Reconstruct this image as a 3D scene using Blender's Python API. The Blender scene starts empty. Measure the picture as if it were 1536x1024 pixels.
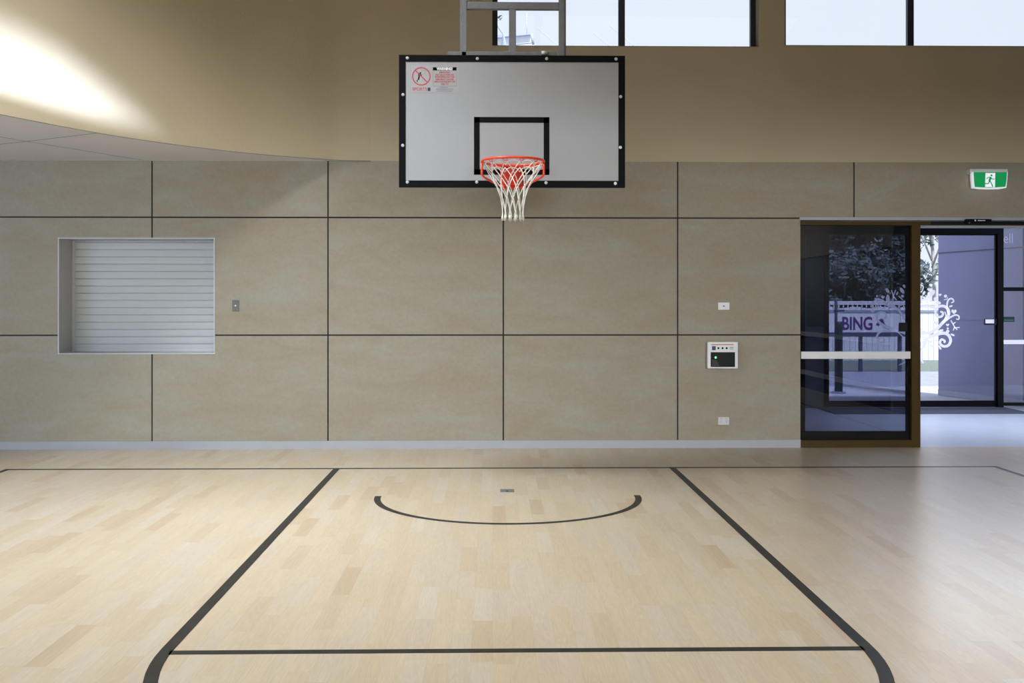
import bpy, bmesh, math, random
from mathutils import Vector, Matrix
random.seed(7)
PI = math.pi
scene = bpy.context.scene
COL = scene.collection

# ------------------------------------------------------------------ measured camera
F, CX, HOR, HC = 1570.0, 768.0, 453.0, 1.5
TH = math.atan(29.0 / F)
RX, RY = math.cos(TH), -math.sin(TH)
FX, FY = math.sin(TH), math.cos(TH)
YW = 10.75          # face of the panelled wall
YO = 14.75          # plane of the outer doors

def ray(px, py):
    u, v = (px - CX) / F, (HOR - py) / F
    return Vector((RX * u + FX, RY * u + FY, v))

def P(px, py, Y=YW):
    d = ray(px, py); t = Y / d.y
    return Vector((d.x * t, Y, HC + d.z * t))

def G(px, py, Z=0.0):
    d = ray(px, py); t = (Z - HC) / d.z
    return Vector((d.x * t, d.y * t, Z))

# ------------------------------------------------------------------ materials
def mat(name, col, rough=0.5, metal=0.0, var=0.06, scale=8.0, bump=0.0, bscale=None, emit=None, estr=0.0, spec=0.5, coat=0.0):
    m = bpy.data.materials.new(name); m.use_nodes = True
    nt = m.node_tree; b = nt.nodes['Principled BSDF']
    b.inputs['Roughness'].default_value = rough
    b.inputs['Metallic'].default_value = metal
    b.inputs['Specular IOR Level'].default_value = spec
    b.inputs['Coat Weight'].default_value = coat
    tc = nt.nodes.new('ShaderNodeTexCoord')
    n = nt.nodes.new('ShaderNodeTexNoise'); n.inputs['Scale'].default_value = scale; n.inputs['Detail'].default_value = 4
    nt.links.new(tc.outputs['Object'], n.inputs['Vector'])
    r = nt.nodes.new('ShaderNodeValToRGB')
    r.color_ramp.elements[0].position = 0.3; r.color_ramp.elements[1].position = 0.7
    r.color_ramp.elements[0].color = (*[c * (1 - var) for c in col], 1)
    r.color_ramp.elements[1].color = (*[min(1, c * (1 + var)) for c in col], 1)
    nt.links.new(n.outputs['Fac'], r.inputs['Fac'])
    nt.links.new(r.outputs['Color'], b.inputs['Base Color'])
    if bump:
        n2 = nt.nodes.new('ShaderNodeTexNoise'); n2.inputs['Scale'].default_value = bscale or scale * 10
        n2.inputs['Detail'].default_value = 3
        nt.links.new(tc.outputs['Object'], n2.inputs['Vector'])
        bp = nt.nodes.new('ShaderNodeBump'); bp.inputs['Strength'].default_value = bump; bp.inputs['Distance'].default_value = 0.01
        nt.links.new(n2.outputs['Fac'], bp.inputs['Height']); nt.links.new(bp.outputs['Normal'], b.inputs['Normal'])
    if emit:
        b.inputs['Emission Color'].default_value = (*emit, 1); b.inputs['Emission Strength'].default_value = estr
    return m

def glass(name, tint, refl=1.0, rough=0.0):
    m = bpy.data.materials.new(name); m.use_nodes = True
    nt = m.node_tree; nt.nodes.clear()
    out = nt.nodes.new('ShaderNodeOutputMaterial')
    tr = nt.nodes.new('ShaderNodeBsdfTransparent'); tr.inputs['Color'].default_value = (*tint, 1)
    gl = nt.nodes.new('ShaderNodeBsdfGlossy'); gl.inputs['Roughness'].default_value = rough
    gl.inputs['Color'].default_value = (refl, refl, refl, 1)
    fr = nt.nodes.new('ShaderNodeFresnel'); fr.inputs['IOR'].default_value = 1.5
    mx = nt.nodes.new('ShaderNodeMixShader')
    nt.links.new(fr.outputs['Fac'], mx.inputs['Fac'])
    nt.links.new(tr.outputs[0], mx.inputs[1]); nt.links.new(gl.outputs[0], mx.inputs[2])
    nt.links.new(mx.outputs[0], out.inputs['Surface'])
    return m

def floor_material():
    m = bpy.data.materials.new('timber_floor'); m.use_nodes = True
    nt = m.node_tree; N = nt.nodes.new; L = nt.links.new
    b = nt.nodes['Principled BSDF']
    geo = N('ShaderNodeNewGeometry'); sep = N('ShaderNodeSeparateXYZ'); L(geo.outputs['Position'], sep.inputs[0])
    def math_(op, a, bb=None, c=None):
        n = N('ShaderNodeMath'); n.operation = op
        for i, v in enumerate((a, bb, c)):
            if v is None: continue
            if isinstance(v, (int, float)): n.inputs[i].default_value = v
            else: L(v, n.inputs[i])
        return n.outputs[0]
    xw = math_('DIVIDE', sep.outputs['X'], 0.092)
    colm = math_('FLOOR', xw)
    w1 = N('ShaderNodeTexWhiteNoise'); w1.noise_dimensions = '1D'; L(colm, w1.inputs['W'])
    yl = math_('ADD', math_('DIVIDE', sep.outputs['Y'], 0.56), math_('MULTIPLY', w1.outputs['Value'], 7.3))
    row = math_('FLOOR', yl)
    cmb = N('ShaderNodeCombineXYZ'); L(colm, cmb.inputs[0]); L(row, cmb.inputs[1])
    w2 = N('ShaderNodeTexWhiteNoise'); w2.noise_dimensions = '2D'; L(cmb.outputs[0], w2.inputs['Vector'])
    ramp = N('ShaderNodeValToRGB'); cr = ramp.color_ramp
    cr.elements[0].position = 0; cr.elements[0].color = (0.665, 0.515, 0.355, 1)
    cr.elements[1].position = 1; cr.elements[1].color = (0.765, 0.675, 0.540, 1)
    for p, c in ((0.1, (0.715, 0.585, 0.420, 1)), (0.3, (0.740, 0.615, 0.440, 1)), (0.6, (0.755, 0.640, 0.475, 1)), (0.8, (0.740, 0.625, 0.490, 1))):
        e = cr.elements.new(p); e.color = c
    L(w2.outputs['Value'], ramp.inputs['Fac'])
    # grain: stretched along the planks, shifted per plank
    gv = N('ShaderNodeCombineXYZ')
    L(math_('MULTIPLY', sep.outputs['X'], 120.0), gv.inputs[0])
    L(math_('MULTIPLY', sep.outputs['Y'], 8.0), gv.inputs[1])
    L(math_('MULTIPLY', w2.outputs['Value'], 91.0), gv.inputs[2])
    n1 = N('ShaderNodeTexNoise'); n1.inputs['Scale'].default_value = 1.0; n1.inputs['Detail'].default_value = 5; n1.inputs['Distortion'].default_value = 0.9
    L(gv.outputs[0], n1.inputs['Vector'])
    gw = N('ShaderNodeCombineXYZ')
    L(math_('MULTIPLY', sep.outputs['X'], 15.0), gw.inputs[0]); L(math_('MULTIPLY', sep.outputs['Y'], 1.2), gw.inputs[1]); L(math_('MULTIPLY', w2.outputs['Value'], 57.0), gw.inputs[2])
    nc = N('ShaderNodeTexNoise'); nc.inputs['Scale'].default_value = 1.0; nc.inputs['Detail'].default_value = 1.5
    L(gw.outputs[0], nc.inputs['Vector'])
    rings = math_('SINE', math_('MULTIPLY', nc.outputs['Fac'], 85.0))
    nl = N('ShaderNodeTexNoise'); nl.inputs['Scale'].default_value = 1.3; nl.inputs['Detail'].default_value = 2
    L(geo.outputs['Position'], nl.inputs['Vector'])
    g = math_('ADD', math_('MULTIPLY', n1.outputs['Fac'], 0.26), math_('ADD', math_('MULTIPLY', rings, 0.032), math_('MULTIPLY', nc.outputs['Fac'], 0.16)))
    gain = math_('ADD', g, 0.81)
    # seams
    fx = math_('FRACT', xw); ex = math_('MINIMUM', fx, math_('SUBTRACT', 1.0, fx))
    fy = math_('FRACT', yl); ey = math_('MINIMUM', fy, math_('SUBTRACT', 1.0, fy))
    sx = math_('LESS_THAN', ex, 0.014); sy = math_('LESS_THAN', ey, 0.004)
    seam = math_('SUBTRACT', 1.0, math_('MULTIPLY', math_('MAXIMUM', sx, sy), 0.09))
    tot = math_('MULTIPLY', gain, seam)
    mul = N('ShaderNodeVectorMath'); mul.operation = 'SCALE'
    L(ramp.outputs['Color'], mul.inputs[0]); L(math_('MULTIPLY', tot, 0.735), mul.inputs['Scale'])
    L(mul.outputs[0], b.inputs['Base Color'])
    b.inputs['Roughness'].default_value = 0.34
    b.inputs['Specular IOR Level'].default_value = 0.8
    n3 = N('ShaderNodeTexNoise'); n3.inputs['Scale'].default_value = 2.2
    L(geo.outputs['Position'], n3.inputs['Vector'])
    L(math_('ADD', math_('MULTIPLY', n3.outputs['Fac'], 0.05), 0.285), b.inputs['Roughness'])
    return m

def cement_material():
    m = bpy.data.materials.new('cement_panel'); m.use_nodes = True
    nt = m.node_tree; N = nt.nodes.new; L = nt.links.new
    b = nt.nodes['Principled BSDF']; b.inputs['Roughness'].default_value = 0.62; b.inputs['Specular IOR Level'].default_value = 0.3
    geo = N('ShaderNodeNewGeometry')
    oi = N('ShaderNodeObjectInfo')
    mp = N('ShaderNodeMapping'); mp.inputs['Scale'].default_value = (0.9, 1, 2.6)
    ad = N('ShaderNodeVectorMath'); ad.operation = 'ADD'
    cb = N('ShaderNodeCombineXYZ')
    mm = N('ShaderNodeMath'); mm.operation = 'MULTIPLY'; mm.inputs[1].default_value = 37.0
    L(oi.outputs['Random'], mm.inputs[0]); L(mm.outputs[0], cb.inputs[0]); L(mm.outputs[0], cb.inputs[1])
    L(geo.outputs['Position'], ad.inputs[0]); L(cb.outputs[0], ad.inputs[1]); L(ad.outputs[0], mp.inputs[0])
    n1 = N('ShaderNodeTexNoise'); n1.inputs['Scale'].default_value = 1.6; n1.inputs['Detail'].default_value = 6; n1.inputs['Roughness'].default_value = 0.6; n1.inputs['Distortion'].default_value = 0.5
    L(mp.outputs[0], n1.inputs['Vector'])
    n2 = N('ShaderNodeTexNoise'); n2.inputs['Scale'].default_value = 34; n2.inputs['Detail'].default_value = 5; n2.inputs['Roughness'].default_value = 0.7
    L(geo.outputs['Position'], n2.inputs['Vector'])
    r1 = N('ShaderNodeValToRGB'); e = r1.color_ramp.elements
    e[0].position = 0.3; e[0].color = (0.308, 0.258, 0.184, 1)
    e[1].position = 0.72; e[1].color = (0.332, 0.308, 0.258, 1)
    L(n1.outputs['Fac'], r1.inputs['Fac'])
    mr = N('ShaderNodeMapRange'); mr.inputs['From Min'].default_value = 0.3; mr.inputs['From Max'].default_value = 0.7
    mr.inputs['To Min'].default_value = 0.93; mr.inputs['To Max'].default_value = 1.06
    L(n2.outputs['Fac'], mr.inputs['Value'])
    sc = N('ShaderNodeVectorMath'); sc.operation = 'SCALE'
    L(r1.outputs['Color'], sc.inputs[0]); L(mr.outputs[0], sc.inputs['Scale'])
    L(sc.outputs[0], b.inputs['Base Color'])
    return m

M = {}
M['floor'] = floor_material()
M['cement'] = cement_material()
M['paint'] = mat('khaki_paint', (0.50, 0.425, 0.300), 0.75, var=0.03, scale=1.3, bump=0.22, bscale=55, spec=0.2)
M['soffit'] = mat('soffit_sheet', (0.72, 0.70, 0.71), 0.7, var=0.04, scale=1.5, bump=0.02, bscale=60)
M['joint'] = mat('dark_joint', (0.022, 0.022, 0.02), 0.8)
M['softjoint'] = mat('sheet_joint', (0.20, 0.18, 0.17), 0.8)
M['base'] = mat('grey_skirting', (0.37, 0.38, 0.41), 0.5, var=0.02)
M['line'] = mat('charcoal_line_paint', (0.028, 0.027, 0.024), 0.45, var=0.25, scale=14, spec=0.2)
M['white'] = mat('white_powdercoat', (0.52, 0.525, 0.535), 0.45, var=0.02)
M['slat'] = mat('white_shutter', (0.47, 0.475, 0.48), 0.42, var=0.015)
M['board'] = mat('backboard_white', (0.325, 0.33, 0.345), 0.5, var=0.012, scale=2)
M['black'] = mat('black_paint', (0.006, 0.006, 0.007), 0.6, var=0.1, spec=0.06)
M['blackmetal'] = mat('black_aluminium', (0.006, 0.007, 0.010), 0.45, var=0.1, spec=0.15)
M['navymetal'] = mat('dark_navy_aluminium', (0.012, 0.018, 0.04), 0.35, var=0.1)
M['bronze'] = mat('bronze_aluminium', (0.058, 0.033, 0.006), 0.5, var=0.1, spec=0.15)
M['steel'] = mat('galvanised_steel', (0.20, 0.205, 0.225), 0.5, metal=0.3, var=0.08, scale=30)
M['zinc'] = mat('zinc_bolt', (0.62, 0.63, 0.65), 0.4, metal=0.5, var=0.05, scale=40)
M['red'] = mat('red_hoop_paint', (0.72, 0.030, 0.018), 0.35, var=0.06, scale=20)
M['orange'] = mat('orange_ring_paint', (0.80, 0.062, 0.018), 0.33, var=0.06, scale=20)
M['cord'] = mat('net_cord', (0.80, 0.77, 0.70), 0.8, var=0.06, scale=60)
M['plastic'] = mat('white_plastic', (0.74, 0.73, 0.74), 0.4, var=0.02)
M['plategrey'] = mat('grey_switch_plate', (0.12, 0.118, 0.118), 0.5, var=0.05)
M['screen'] = mat('black_screen', (0.004, 0.005, 0.004), 0.35, var=0.1, spec=0.08)
M['ink_red'] = mat('red_ink', (0.45, 0.045, 0.07), 0.5)
M['ink_pink'] = mat('faded_red_ink', (0.42, 0.12, 0.13), 0.5)
M['ink_navy'] = mat('navy_ink', (0.03, 0.025, 0.10), 0.5)
M['ink_grey'] = mat('grey_ink', (0.22, 0.20, 0.24), 0.5)
M['ink_purple'] = mat('purple_ink', (0.10, 0.02, 0.20), 0.5)
M['ink_orange'] = mat('orange_ink', (0.55, 0.17, 0.07), 0.5)
M['ink_green'] = mat('green_ink', (0.10, 0.32, 0.22), 0.5)
M['sticker'] = mat('sticker_film', (0.36, 0.352, 0.365), 0.4, var=0.02)
M['led'] = mat('green_led', (0.1, 0.6, 0.2), 0.3, emit=(0.25, 1.0, 0.4), estr=1.2)
M['exit_green'] = mat('exit_green', (0.0, 0.20, 0.05), 0.4, var=0.03, emit=(0.0, 0.36, 0.10), estr=0.5)
M['exit_white'] = mat('exit_white', (0.8, 0.82, 0.85), 0.4, var=0.02, emit=(0.85, 0.9, 1.0), estr=0.6)
M['exit_side'] = mat('exit_diffuser', (0.85, 0.85, 0.9), 0.4, var=0.02, emit=(0.85, 0.9, 1.0), estr=0.42)
M['clear'] = glass('clear_glass', (0.93, 0.94, 0.96), 0.8)
M['skyglass'] = glass('clerestory_glass', (0.90, 0.91, 0.90), 0.6)
M['tint'] = glass('tinted_glass', (0.43, 0.45, 0.53), 1.0)
M['frost'] = mat('glowing_frosted_vinyl', (0.80, 0.80, 0.90), 0.6, var=0.02, emit=(0.8, 0.8, 0.95), estr=0.5)  # added glow keeps the vinyl white, though it is no lamp
M['vfloor'] = mat('pale_vestibule_vinyl', (0.56, 0.61, 0.74), 0.30, var=0.04, scale=3)
M['mat'] = mat('blue_grey_entrance_mat', (0.075, 0.085, 0.13), 0.9, var=0.2, scale=60)
M['vwall'] = mat('vestibule_wall', (0.10, 0.105, 0.13), 0.7)
M['extwall'] = mat('blue_shaded_render', (0.265, 0.275, 0.44), 0.8, var=0.05, scale=1.2, bump=0.05, bscale=40)  # blue of sky-lit shade put into the wall colour
M['dark'] = mat('dark_glazing', (0.006, 0.007, 0.010), 0.6, spec=0.15)
M['rwall'] = mat('side_wall_panel', (0.55, 0.52, 0.45), 0.7)
M['ceil'] = mat('ceiling_white', (0.62, 0.60, 0.56), 0.8, var=0.02)
M['asphalt'] = mat('grey_asphalt', (0.30, 0.31, 0.40), 0.9, var=0.15, scale=6)
M['paver'] = mat('pale_concrete_path', (0.48, 0.48, 0.56), 0.85, var=0.1, scale=5)
M['grass'] = mat('green_lawn', (0.15, 0.18, 0.15), 0.9, var=0.25, scale=9)
M['fence'] = mat('white_fence', (0.74, 0.74, 0.82), 0.7, var=0.05, scale=3)
M['leaf'] = mat('dark_leaf', (0.060, 0.085, 0.090), 0.6, var=0.5, scale=3)
M['leaf2'] = mat('mid_leaf', (0.11, 0.15, 0.10), 0.6, var=0.5, scale=3)
M['bark'] = mat('pale_bark', (0.55, 0.53, 0.50), 0.85, var=0.3, scale=6)
M['darkbark'] = mat('brown_bark', (0.10, 0.08, 0.06), 0.9, var=0.3)
M['corr'] = mat('corrugated_steel', (0.28, 0.31, 0.42), 0.5, var=0.05)
M['bollard'] = mat('dark_green_bollard', (0.020, 0.035, 0.040), 0.5)
M['bluepost'] = mat('blue_grey_post', (0.06, 0.07, 0.13), 0.5)
M['wash'] = mat('washed_out_roofing', (0.85, 0.87, 0.92), 0.6)  # overexposure put into the near-white colour
M['roofedge'] = mat('blue_grey_roof_edge', (0.40, 0.46, 0.62), 0.6)
M['wire'] = mat('cable_grey', (0.50, 0.54, 0.62), 0.6)

# ------------------------------------------------------------------ mesh helpers
class MB:
    def __init__(self): self.bm = bmesh.new()
    def box(self, x0, x1, y0, y1, z0, z1, bevel=0.0):
        b = bmesh.new()
        v = [b.verts.new((x, y, z)) for x in (x0, x1) for y in (y0, y1) for z in (z0, z1)]
        for f in ((0, 1, 3, 2), (4, 6, 7, 5), (0, 4, 5, 1), (2, 3, 7, 6), (0, 2, 6, 4), (1, 5, 7, 3)):
            b.faces.new([v[i] for i in f])
        bmesh.ops.recalc_face_normals(b, faces=b.faces)
        if bevel: bmesh.ops.bevel(b, geom=list(b.edges), offset=bevel, segments=2, profile=0.6, affect='EDGES')
        self.join(b); return self
    def join(self, b):
        mp = {v: self.bm.verts.new(v.co) for v in b.verts}
        for f in b.faces:
            try:
                nf = self.bm.faces.new([mp[v] for v in f.verts]); nf.smooth = f.smooth
            except ValueError: pass
        b.free()
    def poly(self, pts):
        self.bm.faces.new([self.bm.verts.new(p) for p in pts]); return self
    def prism(self, pts, off):
        off = Vector(off); a = [self.bm.verts.new(p) for p in pts]; c = [self.bm.verts.new(Vector(p) + off) for p in pts]
        n = len(pts)
        fs = [self.bm.faces.new(a), self.bm.faces.new(c[::-1])]
        for i in range(n): fs.append(self.bm.faces.new((a[i], c[i], c[(i + 1) % n], a[(i + 1) % n])))
        bmesh.ops.recalc_face_normals(self.bm, faces=fs); return self
    def tube(self, pts, r, n=8, closed=False, caps=True):
        pts = [Vector(p) for p in pts]; k = len(pts); rings = []
        rr = r if isinstance(r, (list, tuple)) else [r] * k
        up = None
        for i, p in enumerate(pts):
            if closed: t = pts[(i + 1) % k] - pts[i - 1]
            else: t = pts[min(i + 1, k - 1)] - pts[max(i - 1, 0)]
            if t.length < 1e-9: t = Vector((0, 0, 1))
            t.normalize()
            if up is None:
                up = Vector((0, 0, 1)) if abs(t.z) < 0.9 else Vector((1, 0, 0))
            a = t.cross(up)
            if a.length < 1e-6: a = t.cross(Vector((1, 0, 0.3)))
            a.normalize(); b = a.cross(t).normalized(); up = b
            rings.append([self.bm.verts.new(p + (a * math.cos(2 * PI * j / n) + b * math.sin(2 * PI * j / n)) * rr[i]) for j in range(n)])
        for i in range(k if closed else k - 1):
            A, B = rings[i], rings[(i + 1) % k]
            for j in range(n):
                f = self.bm.faces.new((A[j], A[(j + 1) % n], B[(j + 1) % n], B[j])); f.smooth = True
        if caps and not closed:
            self.bm.faces.new(rings[0][::-1]); self.bm.faces.new(rings[-1])
        return self
    def cyl(self, p, axis, r, h, n=16, r2=None):
        axis = Vector(axis).normalized()
        return self.tube([Vector(p), Vector(p) + axis * h], [r, r if r2 is None else r2], n)
    def disc(self, c, r, n=20, ax=((1, 0, 0), (0, 0, 1)), ry=None, rot=0.0):
        a, b = Vector(ax[0]), Vector(ax[1]); c = Vector(c); ry = ry or r; pts = []
        for i in range(n):
            t = 2 * PI * i / n; u, v = r * math.cos(t), ry * math.sin(t)
            pts.append(c + a * (u * math.cos(rot) - v * math.sin(rot)) + b * (u * math.sin(rot) + v * math.cos(rot)))
        return self.poly(pts)
    def ribbon(self, pts, w, ax=None, taper=(1, 1)):
        """flat strip along pts inside the plane whose normal is ax"""
        ax = Vector(ax or (0, -1, 0)); pts = [Vector(p) for p in pts]; k = len(pts); prev = None
        for i, p in enumerate(pts):
            t = pts[min(i + 1, k - 1)] - pts[max(i - 1, 0)]
            s = t.cross(ax).normalized(); f = i / max(1, k - 1)
            ww = (w[i] if isinstance(w, (list, tuple)) else w) * (taper[0] * (1 - f) + taper[1] * f) * 0.5
            cur = (self.bm.verts.new(p - s * ww), self.bm.verts.new(p + s * ww))
            if prev: self.bm.faces.new((prev[0], prev[1], cur[1], cur[0]))
            prev = cur
        return self
    def build(self, name, m, parent=None, kind=None, recalc=False):
        if recalc: bmesh.ops.recalc_face_normals(self.bm, faces=self.bm.faces)
        me = bpy.data.meshes.new(name); self.bm.to_mesh(me); self.bm.free()
        o = bpy.data.objects.new(name, me); COL.objects.link(o)
        for mm in (m if isinstance(m, (list, tuple)) else [m]): me.materials.append(mm)
        if parent: o.parent = parent; o.matrix_parent_inverse = parent.matrix_basis.inverted()
        if kind: o['kind'] = kind
        return o

def smooth(pts, n=6):
    pts = [Vector(p) for p in pts]; out = []
    for i in range(len(pts) - 1):
        p0, p1, p2, p3 = pts[max(i - 1, 0)], pts[i], pts[i + 1], pts[min(i + 2, len(pts) - 1)]
        for j in range(n):
            t = j / n
            out.append(0.5 * ((2 * p1) + (p2 - p0) * t + (2 * p0 - 5 * p1 + 4 * p2 - p3) * t * t + (3 * p1 - p0 - 3 * p2 + p3) * t ** 3))
    out.append(pts[-1]); return out

def tag(o, label, cat, group=None, kind=None):
    o['label'] = label; o['category'] = cat
    if group: o['group'] = group
    if kind: o['kind'] = kind
    return o

def empty(name, loc):
    o = bpy.data.objects.new(name, None); COL.objects.link(o); o.location = loc; o.empty_display_size = 0.1
    return o

def text(name, s, loc, size, m, parent, width=None, align='CENTER', lift=0.0):
    """lettering standing in the XZ plane, readable from -Y"""
    cu = bpy.data.curves.new(name, 'FONT'); cu.body = s; cu.size = size; cu.align_x = align; cu.align_y = 'CENTER'; cu.offset = lift
    t = bpy.data.objects.new(name, cu); COL.objects.link(t)
    dg = bpy.context.evaluated_depsgraph_get(); me = bpy.data.meshes.new_from_object(t.evaluated_get(dg))
    bpy.data.objects.remove(t); bpy.data.curves.remove(cu)
    xs = [v.co.x for v in me.vertices]; w = max(xs) - min(xs); k = (width / w) if width else 1.0
    me.transform(Matrix.Translation(Vector(loc)) @ Matrix.Rotation(PI / 2, 4, 'X') @ Matrix.Diagonal((k, 1, 1, 1)))
    o = bpy.data.objects.new(name, me); COL.objects.link(o); me.materials.append(m)
    o.parent = parent; o.matrix_parent_inverse = parent.matrix_basis.inverted()
    return o

def minus(rects, hole):
    out = []
    hx0, hx1, hz0, hz1 = hole
    for (x0, x1, z0, z1) in rects:
        if hx1 <= x0 or hx0 >= x1 or hz1 <= z0 or hz0 >= z1: out.append((x0, x1, z0, z1)); continue
        if hx0 > x0: out.append((x0, hx0, z0, z1))
        if hx1 < x1: out.append((hx1, x1, z0, z1))
        a, b = max(x0, hx0), min(x1, hx1)
        if hz0 > z0: out.append((a, b, z0, hz0))
        if hz1 < z1: out.append((a, b, hz1, z1))
    return out

# ------------------------------------------------------------------ key measures
def X(px, Y=YW): return P(px, HOR, Y).x
def Z(py, px=768, Y=YW): return P(px, py, Y).z
ZTOP = Z(242)                      # top of the panelling / soffit height
ZCEIL = 6.5
XL, XR, YB = -9.0, 9.0, -6.0
DX0, DX1, DZ = X(1200.5), 7.9, Z(329)             # door opening in the wall
SX0, SX1, SZ0, SZ1 = X(87), X(322.5), Z(530.5), Z(357)   # shutter opening

# ------------------------------------------------------------------ floor and court markings
fl = MB().box(XL, XR, YB, YW + 0.02, -0.1, 0.0).build('floor', M['floor'], kind='structure')
LT = 0.0012
def flat(name, pts, w, taper=(1, 1)):
    b = MB().ribbon(pts, w, ax=(0, 0, 1))
    return b.build(name, M['line'], fl)
a, c = G(10, 704.3), G(1505, 703.6)
yb = (G(300, 703.6).y + G(1200, 702.8).y) / 2 
yb = G(760, 701.8).y
xs0, xs1 = a.x, c.x
b = MB()
b.box(xs0, xs1, yb - .025, yb + .025, 0, LT)
b.build('baseline', M['line'], fl)
for xs in (xs0, xs1):
    MB().box(xs - .025, xs + .025, -5.0, yb + .025, 0, LT).build('sideline', M['line'], fl)
lx = (G(505.5, 703).x + G(250, 974).x) / 2
rx = (G(1010, 703).x + G(1304.5, 974).x) / 2
yf = G(768, 975.5).y
xc, rad = (lx + rx) / 2, (rx - lx) / 2
# key outline: two lane lines run into the free-throw semicircle
pts = [Vector((lx, yb - .02, LT)), Vector((lx, (yb + yf) / 2, LT))]
for i in range(49):
    t = PI * i / 48
    pts.append(Vector((xc - rad * math.cos(t), yf + .05 - rad * math.sin(t), LT)))
pts += [Vector((rx, (yb + yf) / 2, LT)), Vector((rx, yb - .02, LT))]
flat('key_outline', pts, 0.058)
MB().box(lx + .02, rx - .02, yf - .025, yf + .025, 0, LT).build('free_throw_line', M['line'], fl)
a, c = G(567, 745), G(957, 745)
ax_, ar, ay = (a.x + c.x) / 2, (c.x - a.x) / 2, a.y
ybot = G(760, 785.5).y
flat('restricted_area_arc', [Vector((ax_ - ar, ay + .03, LT))] + [Vector((ax_ - ar * math.cos(PI * i / 48), ay - (ay - ybot) * math.sin(PI * i / 48), LT)) for i in range(49)] + [Vector((ax_ + ar, ay + .03, LT))], 0.05)

# ------------------------------------------------------------------ panelled wall
wb = MB()
rects = minus(minus([(XL, XR, 0.0, ZTOP)], (SX0, SX1, SZ0, SZ1)), (DX0, DX1, -1, DZ))
for r in rects: wb.box(r[0], r[1], YW + 0.014, YW + 0.2, r[2], r[3])
wall_back = wb.build('wall_back', M['joint'], kind='structure')
colx = [XL] + [X(p) for p in (-561, -298, -35, 228, 492, 755, 1016.5, 1281, 1545)] + [XR]
rowz = [0.0, Z(502.3), Z(326.5), ZTOP]
g = 0.0075
for i in range(len(colx) - 1):
    for j in range(3):
        r = [(colx[i] + g, colx[i + 1] - g, rowz[j] + (g if j else 0), rowz[j + 1] - (g if j < 2 else 0))]
        r = minus(minus(r, (SX0, SX1, SZ0, SZ1)), (DX0, DX1, -1, DZ))
        if not r: continue
        m = MB()
        for q in r:
            if q[1] - q[0] > .005 and q[3] - q[2] > .005: m.box(q[0], q[1], YW, YW + 0.014, q[2], q[3])
        if len(m.bm.verts): m.build('cement_panel', M['cement'], wall_back)
        else: m.bm.free()
MB().box(XL, DX0, YW - 0.014, YW, 0, Z(660.3)).build('baseboard_back', M['base'], kind='structure')
# light trim over the door head
MB().box(DX0 - .01, DX1, YW - .012, YW + .19, Z(329.5), Z(325)).build('trim_1', M['base'], kind='structure')

# ------------------------------------------------------------------ upper wall, curved at the left, clerestory openings
W1 = (X(738.5), X(1139), Z(68.5), 5.75)
W2 = (X(1177), X(1740), Z(66), 5.75)
edge = [G(px, py, ZTOP) for px, py in ((488, 239.0), (399.5, 232.2), (331.7, 225.3), (250.5, 215.2), (145.6, 199.2), (0, 171.5))]
plan = [Vector((-1.25, YW - .004, 0)), Vector((-1.48, YW - .035, 0))] + [Vector((e.x, e.y, 0)) for e in edge]
d = (plan[-1] - plan[-2]).normalized(); a0 = math.atan2(d.y, d.x); p = plan[-1].copy()
while a0 < -PI / 2 - 0.02 or a0 > 0:
    a0 += 0.11 if a0 < 0 else 0
    if a0 > 0: break
    p = p + Vector((math.cos(a0), math.sin(a0), 0)) * 0.46; plan.append(p.copy())
plan.append(Vector((p.x, YB, 0)))
plan = smooth(plan[:-1], 6) + [plan[-1]]
uw = MB()
uw_rects = minus(minus([(-1.25, XR, ZTOP, ZCEIL)], W1), W2)
for r in uw_rects: uw.box(r[0], r[1], YW - .004, YW + .22, r[2], r[3])
prev = None; inner = []
for i, q in enumerate(plan):
    t = (plan[min(i + 1, len(plan) - 1)] - plan[max(i - 1, 0)]).normalized(); nrm = Vector((t.y, -t.x, 0)) * 0.14
    cs = ((q.x, q.y, ZTOP + .003), (q.x, q.y, ZCEIL), (q.x + nrm.x, q.y + nrm.y, ZCEIL), (q.x + nrm.x, q.y + nrm.y, ZTOP + .003))
    inner.append(Vector((q.x, q.y, 0)) + nrm * .015)
    cur = [(uw.bm.verts.new(cs[k]), uw.bm.verts.new(cs[(k + 1) % 4])) for k in range(4)]
    if prev:
        for k in range(4):
            f = uw.bm.faces.new((prev[k][0], cur[k][0], cur[k][1], prev[k][1])); f.smooth = True
    prev = cur
wall_upper = uw.build('wall_upper', M['paint'], kind='structure')
# soffit under the bulkhead
sp = [(q.x, q.y, ZTOP) for q in inner] + [(XL, YB, ZTOP), (XL, YW, ZTOP)]
so = MB().prism(sp, (0, 0, 0.05)).build('ceiling_soffit', M['soffit'], kind='structure')
for pr in (((145.6, 199.6), (40, 212), (-60, 222.5)), ((215, 240.3), (40, 212), (-60, 195)), ):
    q = [G(x_, y_, ZTOP - .0015) for x_, y_ in pr]
    MB().ribbon(q, 0.012, ax=(0, 0, 1)).build('sheet_joint', M['softjoint'], so)
tb = MB().tube([Vector((q.x, q.y, ZTOP)) for q in plan], 0.0032, 6)
tb.build('trim_2', M['softjoint'], kind='structure')

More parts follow.
